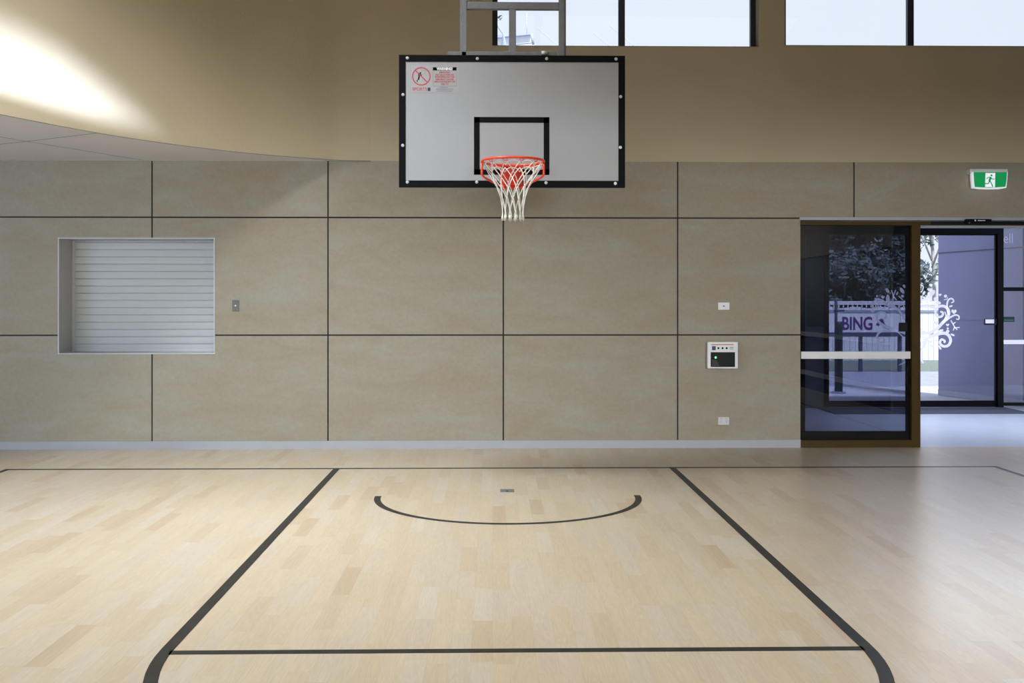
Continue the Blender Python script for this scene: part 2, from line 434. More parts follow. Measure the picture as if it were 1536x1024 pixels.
def clerestory(name, W, mull):
    x0, x1, z0, z1 = W
    y0, y1 = YW + .15, YW + .20
    fr = MB(); t = .055
    x0e = x0 - .002
    fr.box(x0, x0 + t, y0, y1, z0, z1).box(x1 - t, x1, y0, y1, z0, z1).box(x0 + t, x1 - t, y0, y1, z0, z0 + t * .6).box(x0 + t, x1 - t, y0, y1, z1 - t, z1)
    w = fr.build(name, M['navymetal'], kind='structure')
    edges = [x0 + t]
    for mx in mull:
        MB().box(mx - .033, mx + .033, y0, y1, z0 + t * .6, z1 - t).build('mullion', M['navymetal'], w); edges += [mx - .033, mx + .033]
    edges.append(x1 - t)
    for i in range(0, len(edges), 2):
        MB().box(edges[i], edges[i + 1], y0 + .02, y0 + .026, z0 + t * .6, z1 - t).build('pane', M['skyglass'], w)
    MB().box(x0, x1, YW - .004, YW + .22, z0 - .004, z0 + .002).build('sill', M['base'], w)
    return w
clerestory('window_1', W1, [X(932.5, YW + .16)])
clerestory('window_2', W2, [X(1365.5, YW + .16), X(1558, YW + .16)])

# ------------------------------------------------------------------ rest of the room shell
MB().box(XL, XR, YB, YW + .22, ZCEIL, ZCEIL + .1).build('ceiling', M['ceil'], kind='structure')
MB().box(XL - .1, XL, YB, YW + .2, 0, ZTOP).build('wall_left', M['rwall'], kind='structure')
MB().box(XL, XR, YB - .1, YB, 0, ZCEIL).build('wall_front', M['rwall'], kind='structure')
RWX, RWY = 5.45, 7.3
wr = MB().box(RWX, RWX + .12, YB, RWY, 2.27, ZCEIL).box(RWX, XR, RWY, RWY + .1, 0, ZCEIL).box(XR, XR + .1, RWY, YW + .2, 0, ZCEIL).build('wall_right', M['rwall'], kind='structure')
MB().prism([(-2.0, 4.5, 4.12), (4.6, 4.5, 5.60), (RWX, 4.5, 5.60), (RWX, 4.5, 3.0), (-2.0, 4.5, 3.0)], (0, .1, 0)).build('spot_blocker', M['ceil'], kind='structure')  # unseen board added to keep the spot off the floor and lower wall
w4 = MB().box(RWX + .03, RWX + .08, YB, RWY, 0.0, 2.27).build('window_4', M['dark'], kind='structure')
for zz in (.28, .95):
    MB().box(RWX - .03, RWX + .03, YB, RWY, zz - .035, zz + .035).build('rail', M['plastic'], w4)

# ------------------------------------------------------------------ roller shutter in its recess
YS = YW + .33
rs = empty('roller_shutter', ((SX0 + SX1) / 2, YW, SZ0))
tag(rs, 'white roller shutter of horizontal slats closed over a servery opening in the wall', 'shutter')
t = .012
MB().box(SX0, SX0 + t, YW - .006, YS + .05, SZ0, SZ1).box(SX1 - t, SX1, YW - .006, YS + .05, SZ0, SZ1).box(SX0 + t, SX1 - t, YW - .006, YS + .05, SZ1 - t, SZ1).build('surround', M['white'], rs)
MB().box(SX0 + t, SX1 - t, YW - .006, YS + .05, SZ0, SZ0 + t).build('ledge', M['white'], rs)
cur = MB(); n = 16; pitch = 10.8 / 1570 * YS; ztop = Z(360.3, Y=YS)
prof = []
zz = SZ1 - t
k = 0
zlines = [SZ1 - t - .02 - pitch * i for i in range(17)]
for z in zlines:
    if z - pitch < SZ0 - .03: break
    prof += [(YS + .008, z), (YS + .0, z - .004), (YS - .0018, z - pitch * .5), (YS - .0005, z - pitch + .008), (YS + .008, z - pitch + .004)]
prof = [(YS, SZ1 - t)] + [(YS, SZ1 - t - .016)] + prof
prof = [(y, max(z, SZ0 + t)) for y, z in prof]
pv = None
for y, z in prof:
    c2 = (cur.bm.verts.new((SX0 + t, y, z)), cur.bm.verts.new((SX1 - t, y, z)))
    if pv: cur.bm.faces.new((pv[0], c2[0], c2[1], pv[1]))
    pv = c2
cur.build('slat_curtain', M['slat'], rs)
MB().box(SX0 + t, SX0 + t + .03, YS - .006, YS - .001, SZ0 + t, SZ1 - t, .001).build('guide_rail', M['white'], rs)
MB().box(SX1 - t - .045, SX1 - t, YS - .006, YS - .001, SZ0 + t, SZ1 - t, .001).build('guide_rail', M['white'], rs)
MB().box(SX0 + t + .045, SX1 - t - .045, YS - .02, YS + .01, SZ0 + t, SZ0 + t + .03, .003).build('bottom_bar', M['white'], rs)
MB().box(SX0 - .05, SX1 + .05, YS + .051, YS + .07, SZ0 - .05, SZ1 + .05).build('backing', M['dark'], rs)

# ------------------------------------------------------------------ basketball hoop
YBB = 8.35
bx0, bx1 = X(598.5, YBB), X(937.5, YBB)
bz0, bz1 = Z(281, Y=YBB), Z(83, Y=YBB)
bxc = (bx0 + bx1) / 2
hoop = empty('basketball_hoop', (bxc, YBB, bz0))
tag(hoop, 'basketball hoop with white black-bordered backboard on a grey steel frame in front of the wall', 'basketball hoop')
bd = MB().box(bx0, bx1, YBB, YBB + .025, bz0, bz1, .004).build('backboard', M['board'], hoop)
bw = .053; yy0, yy1 = YBB - .004, YBB
e = .0005
MB().box(bx0 - e, bx1 + e, yy0, YBB + .026, bz1 - bw, bz1 + e, .002).box(bx0 - e, bx1 + e, yy0, YBB + .026, bz0 - e, bz0 + .054, .002).box(bx0 - e, bx0 + bw, yy0, YBB + .026, bz0 + .054, bz1 - bw, .002).box(bx1 - bw, bx1 + e, yy0, YBB + .026, bz0 + .054, bz1 - bw, .002).build('border', M['black'], bd)
ix0, ix1, iz0, iz1 = X(711, YBB), X(824, YBB), Z(262, Y=YBB), Z(175.5, Y=YBB); iw = .045
MB().box(ix0, ix1, YBB - .0015, YBB, iz1 - iw, iz1).box(ix0, ix1, YBB - .0015, YBB, iz0, iz0 + iw * .95).box(ix0, ix0 + iw, YBB - .0015, YBB, iz0, iz1).box(ix1 - iw, ix1, YBB - .0015, YBB, iz0, iz1).build('target_rectangle', M['black'], bd)
for px, py in ((611, 87), (716, 88), (820, 88), (924, 88.5), (604.5, 142), (604, 218), (931, 145), (930.5, 221), (611, 273), (715, 273), (819, 274), (923, 275)):
    q = P(px, py, YBB - .004)
    MB().cyl(q, (0, -1, 0), .0125, .003, 14).cyl(q + Vector((0, -.003, 0)), (0, -1, 0), .010, .004, 14, .006).build('bolt', M['zinc'], bd)
# warning sticker and symbol
YSt = YBB - .0008
def S(px, py, dy=0): return P(px, py, YSt - dy)
st = MB().poly([S(617, 98), S(617, 138.5), S(688, 138.5), S(688, 98)]).build('warning_sticker', M['sticker'], bd)
def spart(name, mb, m): return mb.build(name, m, st)
c_ = S(632, 114.4, .0006); r_ = 13.0 / 1570 * YBB
ring = [c_ + Vector((r_ * math.cos(2 * PI * i / 40), 0, r_ * math.sin(2 * PI * i / 40))) for i in range(41)]
mb = MB().ribbon(ring, .0085)
k45 = r_ * .7071
mb.ribbon([c_ + Vector((-k45, -.0002, k45)), c_ + Vector((k45, -.0002, -k45))], .0075)
# hanging figure with a hoop inside the ban symbol
o1 = mb.build('ban_symbol', M['ink_red'], bd)
fg = MB()
fg.ribbon(smooth([S(628.4, 110, .0004), S(628.6, 115, .0004), S(627.6, 119.5, .0004)], 4), [.011] * 9)
fg.ribbon(smooth([S(628, 119, .0004), S(625.5, 121, .0004), S(626.5, 123, .0004)], 4), .006)
fg.ribbon([S(628.6, 111, .0004), S(633, 113, .0004)], .007)
fg.disc(S(630.5, 109.5, .0004), .007)
fg.build('hanging_figure', M['black'], bd)
lg = MB().ribbon(smooth([S(632, 108, .0003), S(634, 105.5, .0003), S(637.5, 105.5, .0003), S(638.5, 108.5, .0003), S(636, 112, .0003)], 4), .0022)
lg.build('figure_outline', M['ink_grey'], bd)
MB().poly([S(649.3, 100.8, .0003), S(649.3, 105.6, .0003), S(685, 105.6, .0003), S(685, 100.8, .0003)]).build('header_bar', M['black'], bd)
fr = MB()
for a_, b_ in (((649.6, 100.8), (649.6, 129.2)), ((684.8, 100.8), (684.8, 129.2)), ((649.6, 129), (684.8, 129))):
    fr.ribbon([S(*a_, .0003), S(*b_, .0003)], .003)
fr.build('sticker_border', M['ink_grey'], bd)
pm = YBB / F
def stext(s, px, py, hpx, wpx, m, lift=0.0): text('lettering', s, S(px, py, .0007), hpx * pm * 1.35, m, bd, wpx * pm, lift=lift)
stext('WARNING!', 667, 103.3, 4.0, 24, M['plastic'], .002)
for s, py, w in (('IMPROPER', 108.6, 16), ('INSTALLATION OR', 112.2, 28), ('SWINGING ON THE', 115.6, 29), ('RIM MAY CAUSE', 119.1, 27), ('SERIOUS INJURY OR', 122.6, 32), ('DEATH', 126.2, 11)):
    stext(s, 667, py, 2.6, w, M['ink_pink'], .0008)
stext('SPORTS', 629.5, 133.8, 4.6, 22, M['ink_pink'], .001)
MB().poly([S(641.5, 131.3, .0005), S(641.5, 136.4, .0005), S(645.6, 136.4, .0005), S(645.6, 131.3, .0005)]).build('logo_block', M['ink_navy'], bd)
MB().ribbon([S(660, 131, .0005), S(672, 131, .0005)], .005).ribbon([S(654, 133.6, .0005), S(680, 133.6, .0005)], .006).ribbon([S(655, 136.3, .0005), S(679, 136.3, .0005)], .006).build('small_print', M['ink_grey'], bd)
# support frame
YF0, YF1 = YBB + .027, YBB + .09
mo = MB()
def fbar(px0, px1, zlo, zhi, y0=YF0, y1=YF1): mo.box(X(px0, y0), X(px1, y0), y0, y1, zlo, zhi, .004)
fbar(692, 700, bz0 + .15, ZCEIL); fbar(838.5, 846.5, bz0 + .15, ZCEIL)
fbar(700, 838.5, Z(13.2, Y=YF0), Z(2.5, Y=YF0), YF0 + .006, YF1 - .006)
fbar(763.5, 774, bz0 + .3, Z(13, Y=YF0), YF0 + .008, YF1 - .006)
mo.build('support_frame', M['steel'], hoop)
m2 = MB()
yb2, yb3 = YF1 + .03, YF1 + .07
m2.box(X(690, yb2), X(694.5, yb2), yb2, yb3, bz0 + .4, ZCEIL, .004).box(X(844, yb2), X(849, yb2), yb2, yb3, bz0 + .4, ZCEIL, .004)
m2.build('rear_post', M['steel'], hoop)
MB().box(X(672, YF0 + .02), X(835, YF0 + .02), YF0 + .0, YF1 + .05, Z(84, Y=YF0), Z(77.5, Y=YF0), .002).build('bracket_rail', M['steel'], hoop)
q = P(818, 80, YF0 + .0)
MB().cyl(P(812, 79.5, YF0 + .0), (1, 0, 0), .018, .05, 12).build('pivot_bolt', M['zinc'], hoop)
for px in (696, 842):
    q = P(px, 13, YF1)
    MB().tube([Vector((q.x, YF1 + .02, 4.6)), Vector((q.x, YW - .02, 4.05 + .9))], .025, 8).build('wall_brace', M['steel'], hoop)
# ring
RC = P(769.3, 247, 7.972); zr = 2.572; RM, Rm = .2365, .0095
ring_pts = [Vector((RC.x + RM * math.cos(2 * PI * i / 64), RC.y + RM * math.sin(2 * PI * i / 64), zr)) for i in range(64)]
MB().tube(ring_pts, Rm, 10, closed=True).build('ring', M['orange'], hoop)
br = MB()
for s in (-1, 1):
    x0 = RC.x + s * RM
    path = [Vector((x0, RC.y, zr)), Vector((x0, RC.y, zr - .085))]
    path += smooth([Vector((x0, RC.y + .0, zr - .10)), Vector((x0 - s * .03, RC.y + .06, zr - .122)), Vector((RC.x + s * .085, YBB - .04, zr - .155))], 5)
    path += [Vector((RC.x, YBB - .03, zr - .158))]
    br.tube(path, .0085, 8)
    br.tube([Vector((x0, RC.y + .01, zr)), Vector((RC.x + s * .19, YBB - .06, zr - .0)), Vector((RC.x, YBB - .03, zr - .0))], .0075, 8)
br.build('ring_brace', M['orange'], hoop)
bk = MB()
xb = RC.x - .003
bk.box(xb - .09, xb + .09, YBB - .012, YBB - .001, zr - .17, zr + .02, .003)
bk.prism([(xb - .062, YBB - .012, zr - .165), (xb + .062, YBB - .012, zr - .165), (xb + .062, YBB - .03, zr - .165), (xb + .05, YBB - .14, zr - .01), (xb - .05, YBB - .14, zr - .01), (xb - .062, YBB - .03, zr - .165)], (0, 0, .012))
bk.prism([(xb - .055, YBB - .012, zr - .16), (xb - .055, YBB - .05, zr - .16), (xb - .055, YBB - .16, zr - .012), (xb - .055, YBB - .012, zr + .0)], (.008, 0, 0))
bk.prism([(xb + .055, YBB - .012, zr - .16), (xb + .055, YBB - .05, zr - .16), (xb + .055, YBB - .16, zr - .012), (xb + .055, YBB - .012, zr + .0)], (-.008, 0, 0))
bk.box(xb - .06, xb + .06, YBB - .15, YBB - .012, zr - .012, zr - .002, .002)
bk.build('mounting_bracket', M['red'], hoop)
for i in range(12):
    hk = MB()
    a_ = 2 * PI * (i + .5) / 12
    ctr = Vector((RC.x + RM * math.cos(a_), RC.y + RM * math.sin(a_), zr)); tn = Vector((-math.sin(a_), math.cos(a_), 0))
    hk.tube([ctr - tn * .02 + Vector((0, 0, -.006)), ctr - tn * .006 + Vector((0, 0, -.024)), ctr + tn * .006 + Vector((0, 0, -.024)), ctr + tn * .02 + Vector((0, 0, -.006))], .0035, 6)
    hk.build('net_hook', M['orange'], hoop)
# net: two families of twelve cords winding in opposite senses
def net_r(t):
    ks = ((0, .222), (.12, .196), (.28, .158), (.45, .118), (.6, .095), (.75, .084), (.88, .080), (1, .084))
    for (t0, r0), (t1, r1) in zip(ks, ks[1:]):
        if t <= t1: return r0 + (r1 - r0) * (t - t0) / (t1 - t0)
    return ks[-1][1]
LN = .415
nt_ = MB(); rng = random.Random(3)
for sgn in (-1, 1):
    for i in range(12):
        ph = 2 * PI * (i + .5) / 12; jj = rng.uniform(-.05, .05); pts = []
        for k in range(29):
            t = k / 28
            wob = math.sin(t * PI) * jj
            a_ = ph + sgn * (t ** .9) * (2 * PI / 12) * 2.3 + wob
            r = net_r(t) * (1 + .012 * math.sin(9 * t + i))
            zz = zr - .02 - LN * t - rng.uniform(0, .001) - (.012 * rng.random() if k == 28 else 0)
            pts.append(Vector((RC.x + r * math.cos(a_), RC.y + r * math.sin(a_), zz)))
        nt_.tube(pts, .0039, 5)
for i in range(12):   # top loops between hooks, and the gathered bottom edge
    a0_, a1_ = 2 * PI * (i + .5) / 12, 2 * PI * (i + 1.5) / 12; pts = []
    for k in range(9):
        f = k / 8; a_ = a0_ + (a1_ - a0_) * f; u = math.sin(PI * f)
        pts.append(Vector((RC.x + .222 * math.cos(a_), RC.y + .222 * math.sin(a_), zr - .055 + .036 * (u ** .45))))
    nt_.tube(pts, .0040, 5)
for i in range(12):
    a0_ = 2 * PI * (i + .5) / 12
    q = Vector((RC.x + .083 * math.cos(a0_), RC.y + .083 * math.sin(a0_), zr - .02 - LN))
    nt_.tube([q + Vector((0, 0, .02)), q + Vector((0, 0, .004)), q + Vector((0, 0, -.016))], [.005, .0085, .005], 6)
nt_.build('net', M['cord'], hoop)

# ------------------------------------------------------------------ small wall fittings
def rectpx(px0, px1, py0, py1, Y=YW): return X(px0, Y), X(px1, Y), Z(py1, Y=Y), Z(py0, Y=Y)
sw = empty('light_switch', P(353.5, 466, YW)); tag(sw, 'grey metal switch plate on the wall beside the roller shutter', 'switch')
x0, x1, z0, z1 = rectpx(348.5, 358.5, 450, 466.5)
MB().box(x0, x1, YW - .008, YW, z0, z1, .002).build('plate', M['plategrey'], sw)
MB().cyl(((x0 + x1) / 2, YW - .008, (z0 + z1) / 2), (0, -1, 0), .008, .006, 12).build('button', M['zinc'], sw)
for s in (-1, 1): MB().cyl(((x0 + x1) / 2, YW - .008, (z0 + z1) / 2 + s * .045), (0, -1, 0), .003, .001, 10).build('screw', M['black'], sw)

do = empty('data_outlet', P(1085, 464, YW)); tag(do, 'small white wall plate with one centre socket, above the white control box', 'wall plate')
x0, x1, z0, z1 = rectpx(1077, 1094, 453.5, 464.5)
MB().box(x0, x1, YW - .009, YW, z0, z1, .0025).build('plate', M['plastic'], do)
MB().box((x0 + x1) / 2 - .009, (x0 + x1) / 2 + .009, YW - .0105, YW - .008, (z0 + z1) / 2 - .007, (z0 + z1) / 2 + .007, .001).build('socket', M['ink_grey'], do)

po = empty('power_outlet', P(1085, 638, YW)); tag(po, 'white double power outlet low on the wall near the skirting', 'power outlet')
x0, x1, z0, z1 = rectpx(1077, 1093.5, 626, 637.5)
MB().box(x0, x1, YW - .010, YW, z0, z1, .003).build('plate', M['plastic'], po)
for s in (-1, 1):
    xm = (x0 + x1) / 2 + s * .028; zm = (z0 + z1) / 2
    h = MB()
    for dx_, dz_, rt in ((-.007, .002, .5), (.007, .002, -.5), (0, -.012, 0)):
        v = Vector((math.sin(rt) * .005, 0, math.cos(rt) * .005)); c0 = Vector((xm + dx_, YW - .0103, zm + dz_))
        h.ribbon([c0 - v, c0 + v], .003)
    h.build('socket', M['ink_grey'], po)
    MB().box(xm - .006, xm + .006, YW - .013, YW - .009, z1 - .022, z1 - .010, .001).build('rocker', M['white'], po)

cp = empty('mounted_control_panel', P(1084, 553, YW)); tag(cp, 'white wall control box with a black display and a row of small symbols', 'control panel')
YCP = YW - .075
x0, x1, z0, z1 = rectpx(1061.5, 1107, 512.8, 553, YCP)
MB().box(x0, x1, YCP, YW - .02, z0, z1, .006).box(x0 + .02, x1 - .03, YW - .02, YW, z0 + .02, z1 - .02).build('housing', M['plastic'], cp)
def C(px, py, d_=.001): return P(px, py, YCP - d_)
MB().box(C(1066, 0).x, C(1102.5, 0).x, YCP - .003, YCP, Z(550.5, Y=YCP), Z(528.3, Y=YCP), .001).build('display', M['screen'], cp)
MB().cyl(C(1073.5, 536, .003), (0, -1, 0), .011, .003, 14).build('indicator_light', M['led'], cp)
MB().ribbon([C(1067, 516.8), C(1100.5, 516.6)], .010).build('heading_strip', M['ink_orange'], cp)
MB().poly([C(1068, 519), C(1068, 525), C(1073.6, 525), C(1073.6, 519)]).build('printed_logo', M['ink_navy'], cp)
for px in (1077.5, 1083.8, 1090):
    MB().cyl(C(px, 522, 0), (0, -1, 0), .0105, .003, 14).build('button', M['black'], cp)
MB().ribbon([C(1094.5, 521), C(1100, 521)], .008).ribbon([C(1094.5, 523.2), C(1100, 523.2)], .006).build('small_print', M['ink_green'], cp)
sm = MB()
for k in range(5): sm.ribbon([C(1068, 540 + k * 2, .0035), C(1075 + k, 540 + k * 2, .0035)], .003)
sm.build('screen_text', M['plategrey'], cp)

fp = empty('floor_socket', G(760.5, 736)); tag(fp, 'small grey metal cover plate set in the timber floor below the hoop', 'floor plate')
a_, b_ = G(750.5, 738.2), G(771, 733.8)
MB().box(a_.x, b_.x, a_.y, b_.y, 0, .004, .0015).build('cover', M['steel'], fp)
MB().box((a_.x + b_.x) / 2 - .008, (a_.x + b_.x) / 2 + .008, a_.y + .02, a_.y + .05, .004, .005).build('lift_ring', M['black'], fp)

# exit sign
ex = empty('exit_sign', P(1483, 284, YW)); tag(ex, 'green and white illuminated running man exit sign above the doors', 'exit sign')
YE = YW - .09
x0, x1 = X(1455.5, YE), X(1512, YE)
MB().box(x0, x1, YE + .005, YW, Z(258.5, Y=YE), Z(251.5, Y=YE), .004).build('housing', M['plastic'], ex)
def E(px, py, d_=0): return P(px, py, YE - d_)
pl = [E(1457.5, 258), E(1457.8, 270), E(1459, 282.0), E(1470, 283.4), E(1484, 283.8), E(1500, 283.4), E(1509.5, 281.6), E(1511, 270), E(1511.5, 258)]
MB().prism(pl, (0, .035, 0)).build('diffuser', M['exit_side'], ex)
gf = [E(1460.3, 258, .002), E(1461, 270, .002), E(1462, 280.3, .002), E(1484, 281.6, .002), E(1508, 280, .002), E(1510, 270, .002), E(1510.4, 258, .002)]
MB().poly(gf).build('green_face', M['exit_green'], ex)
MB().poly([E(1478.3, 259.4, .003), E(1477.6, 280.6, .003), E(1492.4, 280.6, .003), E(1493, 259.4, .003)]).build('door_symbol', M['exit_white'], ex)
rm = MB()
e3 = .004
rm.disc(E(1487.2, 263, e3), .0105)
rm.ribbon(smooth([E(1486.3, 265.3, e3), E(1485, 268.5, e3), E(1484, 272, e3)], 4), [.022] * 9)
rm.ribbon(smooth([E(1486, 266.4, e3), E(1488.5, 268.3, e3), E(1492, 268.3, e3)], 4), .0085)
rm.ribbon(smooth([E(1485.5, 266, e3), E(1482, 266, e3), E(1480, 268.6, e3)], 4), .0085)
rm.ribbon(smooth([E(1484.4, 271.3, e3), E(1487, 274.5, e3), E(1489, 280, e3)], 4), .011)
rm.ribbon(smooth([E(1484, 271.5, e3), E(1482.5, 275, e3), E(1477.5, 275.3, e3)], 4), .0105)
rm.build('running_figure', M['exit_green'], ex)

# ------------------------------------------------------------------ inner automatic door
LX1 = X(1380)
d1 = MB()
d1.box(DX0, DX1, YW - .02, YW + .10, Z(337), Z(331))                       # head
d1.box(X(1366.5), X(1379.5), YW - .02, YW + .10, 0, Z(337))               # bronze post
d1.box(DX0, X(1366.5), YW - .02, YW + .10, 0.002, Z(661))                 # sill rail
door1 = d1.build('door_1', M['bronze'], kind='structure')
MB().box(X(1380), DX1, YW + .02, YW + .12, Z(340), Z(336.4)).build('track', M['base'], door1)
MB().box(X(1379.5), X(1382.5), YW + .03, YW + .10, 0, Z(338)).build('edge_seal', M['blackmetal'], door1)
MB().box(X(1395), DX1, YW - .021, YW + .02, Z(336.4), Z(331)).build('header_cover', M['blackmetal'], door1)
lf = MB(); ly0, ly1 = YW + .03, YW + .07
lf.box(DX0, X(1209), ly0, ly1, Z(661), Z(337)).box(X(1361.8), X(1366.5), ly0, ly1, Z(661), Z(337))
lf.box(X(1209), X(1361.8), ly0, ly1, Z(350), Z(337)).box(X(1209), X(1361.8), ly0, ly1, Z(661), Z(648.5))
leaf = lf.build('door_leaf', M['blackmetal'], door1)
MB().box(X(1201.5), X(1366), ly0 - .012, ly0 - .006, Z(660.5), Z(338)).build('tinted_pane', M['tint'], leaf)
MB().box(X(1200.8), X(1364.5), YW - .024, YW - .014, Z(538.3), Z(527.3), .002).build('push_rail', M['plastic'], leaf)
MB().box(X(1350), X(1362), ly0 - .02, ly0 + .01, Z(497.5), Z(484), .003).build('lock', M['blackmetal'], leaf)
se = empty('door_sensor', P(1468, 334, YW)); tag(se, 'slim black motion sensor on the header above the open doorway', 'sensor')
MB().box(X(1449, YW - .06), X(1488, YW - .06), YW - .06, YW - .021, Z(334.5, Y=YW - .06), Z(327.2, Y=YW - .06), .008).build('housing', M['black'], se)
MB().disc(P(1463, 330.5, YW - .0605), .009).ribbon([P(1466.5, 330.6, YW - .0605), P(1478, 330.6, YW - .0605)], .008).build('logo', M['plastic'], se)
MB().disc(P(1454.2, 334, YW - .0605), .006).build('lens', M['ink_grey'], se)

# ------------------------------------------------------------------ vestibule
MB().box(2.4, 9.5, YW + .02, YO + .1, -.1, 0).build('floor_vestibule', M['vfloor'], kind='structure')
MB().box(2.4, 9.5, YW + .21, YO + .1, 3.2, 3.28).build('ceiling_vestibule', M['vwall'], kind='structure')
MB().box(2.3, 2.4, YW + .2, YO + .1, 0, 3.2).build('wall_vestibule', M['vwall'], kind='structure')
dm = MB().box(X(1243, 14.2), 7.25, G(768, 622).y, YO - .03, 0, .012, .003).build('entrance_mat', M['mat'])
tag(dm, 'blue grey entrance mat lying inside the outer doors', 'mat')
ox0, ox1 = X(1236, YO), X(1498.5, YO)
oz1, oz0 = Z(340, Y=YO), 0.0
MB().box(2.4, ox0, YO, YO + .15, 0, 3.2).box(ox0, 9.5, YO, YO + .15, oz1, 3.2).box(8.6, 9.5, YO, YO + .15, 0, oz1).build('wall_exterior', M['vwall'], kind='structure')
w5 = MB().box(X(1210, YO), X(1235.5, YO), YO - .01, YO, Z(490, Y=YO), Z(352, Y=YO)).build('window_5', mat('dim_blue_glazing', (0.012, 0.018, 0.026), .3), kind='structure')
of = MB()
of.box(ox0, X(1241.5, YO), YO - .04, YO + .06, 0, oz1).box(X(1495, YO), X(1503.5, YO), YO - .04, YO + .06, 0, oz1)
of.box(X(1241.5, YO), X(1495, YO), YO - .04, YO + .06, Z(350, Y=YO), oz1)
door2 = of.build('door_2', M['blackmetal'], kind='structure')
mx0, mx1 = X(1366, YO), X(1378, YO)
zb0, zb1 = .012, Z(602, Y=YO)
for (a_, b_, nm) in ((X(1241.5, YO), X(1372, YO), 0), (X(1372, YO), X(1495, YO), 1)):
    l = MB(); s = .05
    l.box(a_, b_, YO, YO + .04, zb0, zb1).box(a_, b_, YO, YO + .04, Z(352, Y=YO), Z(350, Y=YO))
    l.box(b_ - (.055 if nm == 0 else .02), b_, YO, YO + .04, zb1, Z(352, Y=YO)).box(a_, a_ + (.02 if nm == 0 else .055), YO, YO + .04, zb1, Z(352, Y=YO))
    lo = l.build('door_leaf', M['blackmetal'], door2)
    MB().box(a_ + .02, b_ - .02, YO + .018, YO + .024, zb1, Z(352, Y=YO)).build('glass_pane', M['clear'], lo)
    if nm == 1: 
        MB().box(X(1475.5, YO), X(1495, YO), YO - .02, YO + .0, Z(487.5, Y=YO), Z(478, Y=YO), .004).build('lock', M['navymetal'], lo)
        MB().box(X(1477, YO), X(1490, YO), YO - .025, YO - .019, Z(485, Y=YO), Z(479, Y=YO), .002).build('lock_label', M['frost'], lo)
# sidelight right of the outer doors
sl = MB()
sx1 = 8.6
sl.box(X(1503.5, YO), sx1, YO - .03, YO + .05, Z(609.5, Y=YO), Z(605, Y=YO)).box(X(1503.5, YO), sx1, YO - .03, YO + .05, Z(436.3, Y=YO), Z(430.5, Y=YO))
sl.box(X(1503.5, YO), sx1, YO - .03, YO + .05, Z(340, Y=YO) - .01, oz1).box(sx1 - .06, sx1, YO - .03, YO + .05, 0.01, oz1)
win3 = sl.build('window_3', M['blackmetal'], kind='structure')
MB().box(X(1503.5, YO), sx1 - .06, YO + .01, YO + .016, Z(605, Y=YO), Z(436.3, Y=YO)).build('pane', M['clear'], win3)
MB().box(X(1503.5, YO), sx1 - .06, YO + .01, YO + .016, Z(430.5, Y=YO), oz1 - .01).build('pane', M['clear'], win3)
MB().box(X(1503.5, YO), sx1 - .06, YO - .04, YO - .03, Z(516.3, Y=YO), Z(510, Y=YO)).build('push_rail', M['frost'], win3)
MB().box(X(1503.8, YO), X(1522, YO), YO + .004, YO + .008, Z(482.8, Y=YO), Z(475, Y=YO)).build('green_sticker', mat('dark_green_sticker', (0.01, 0.06, 0.05), .5), win3)
MB().ribbon([P(1506, 480, YO + .003), P(1520, 480, YO + .003)], .012).build('sticker_text', M['ink_green'], win3)
text('window_lettering', 'ell', P(1512.5, 358, YO + .005), .20, mat('glowing_white_vinyl', (.5, .52, .68), .6, emit=(.5, .52, .7), estr=.35), win3, .13)  # weak glow added to lettering that gets no light from inside

# tree emblem in frosted vinyl across both outer leaves
YD = YO + .012
def D(zx, zy): return P(1290 + zx / 6.825, 410 + zy / 6.825, YD)
KD = YD / F / 6.825
def swirl(mb, pts, w, taper=(1, .55)): mb.ribbon(smooth([D(*q) for q in pts], 6), w * KD, taper=taper)
def blob(mb, x, y, rx_, ry_, rot=0): mb.disc(D(x, y), rx_ * KD, 16, ry=ry_ * KD, rot=rot)
def heart(mb, x, y, s):
    pts = []
    for i in range(22):
        t = 2 * PI * i / 22
        hx = 16 * math.sin(t) ** 3; hy = 13 * math.cos(t) - 5 * math.cos(2 * t) - 2 * math.cos(3 * t) - math.cos(4 * t)
        pts.append(D(x + hx * s / 16, y - hy * s / 16))
    mb.poly(pts)
L_, R_ = MB(), MB()
swirl(R_, [(610, 690), (690, 625), (780, 570), (850, 500), (905, 430), (903, 370), (860, 335), (805, 340), (772, 385), (790, 440), (835, 440), (850, 405), (822, 388)], 36)
swirl(R_, [(850, 500), (880, 440), (868, 390)], 18)
swirl(R_, [(905, 420), (890, 330), (905, 270), (942, 258), (960, 285), (935, 300)], 20)
swirl(R_, [(840, 515), (915, 455), (975, 425), (1012, 437), (1010, 468), (985, 465)], 20)
swirl(R_, [(600, 690), (740, 640), (830, 612), (895, 622), (928, 680), (905, 735), (855, 745), (818, 712), (835, 675), (868, 690), (860, 710)], 36)
swirl(R_, [(600, 560), (620, 640), (615, 760), (618, 860), (650, 918)], 60, (1, .2))
swirl(R_, [(612, 600), (680, 640), (640, 760)], 60, (1, .8))
swirl(R_, [(612, 335), (690, 330), (770, 350)], 40, (.6, .8))
swirl(R_, [(612, 120), (645, 130), (640, 175), (615, 190)], 14)
blob(R_, 740, 200, 22, 38, -.6); blob(R_, 625, 270, 12, 45); blob(R_, 825, 586, 32, 13, .3); blob(R_, 948, 628, 24, 10, -.4)
blob(R_, 818, 757, 11, 25, .5); blob(R_, 930, 335, 20, 9, .3); blob(R_, 655, 200, 12, 22, -.5); blob(R_, 775, 260, 22, 20); blob(R_, 800, 300, 30, 18, -.2)
blob(R_, 875, 232, 16, 16); blob(R_, 898, 592, 18, 16); blob(R_, 898, 562, 11, 11); blob(R_, 740, 742, 18, 15)
for q in ((708, 165, 20), (780, 507, 26), (820, 218, 15), (962, 390, 28), (897, 527, 17), (720, 700, 20), (780, 685, 14)): heart(R_, *q)
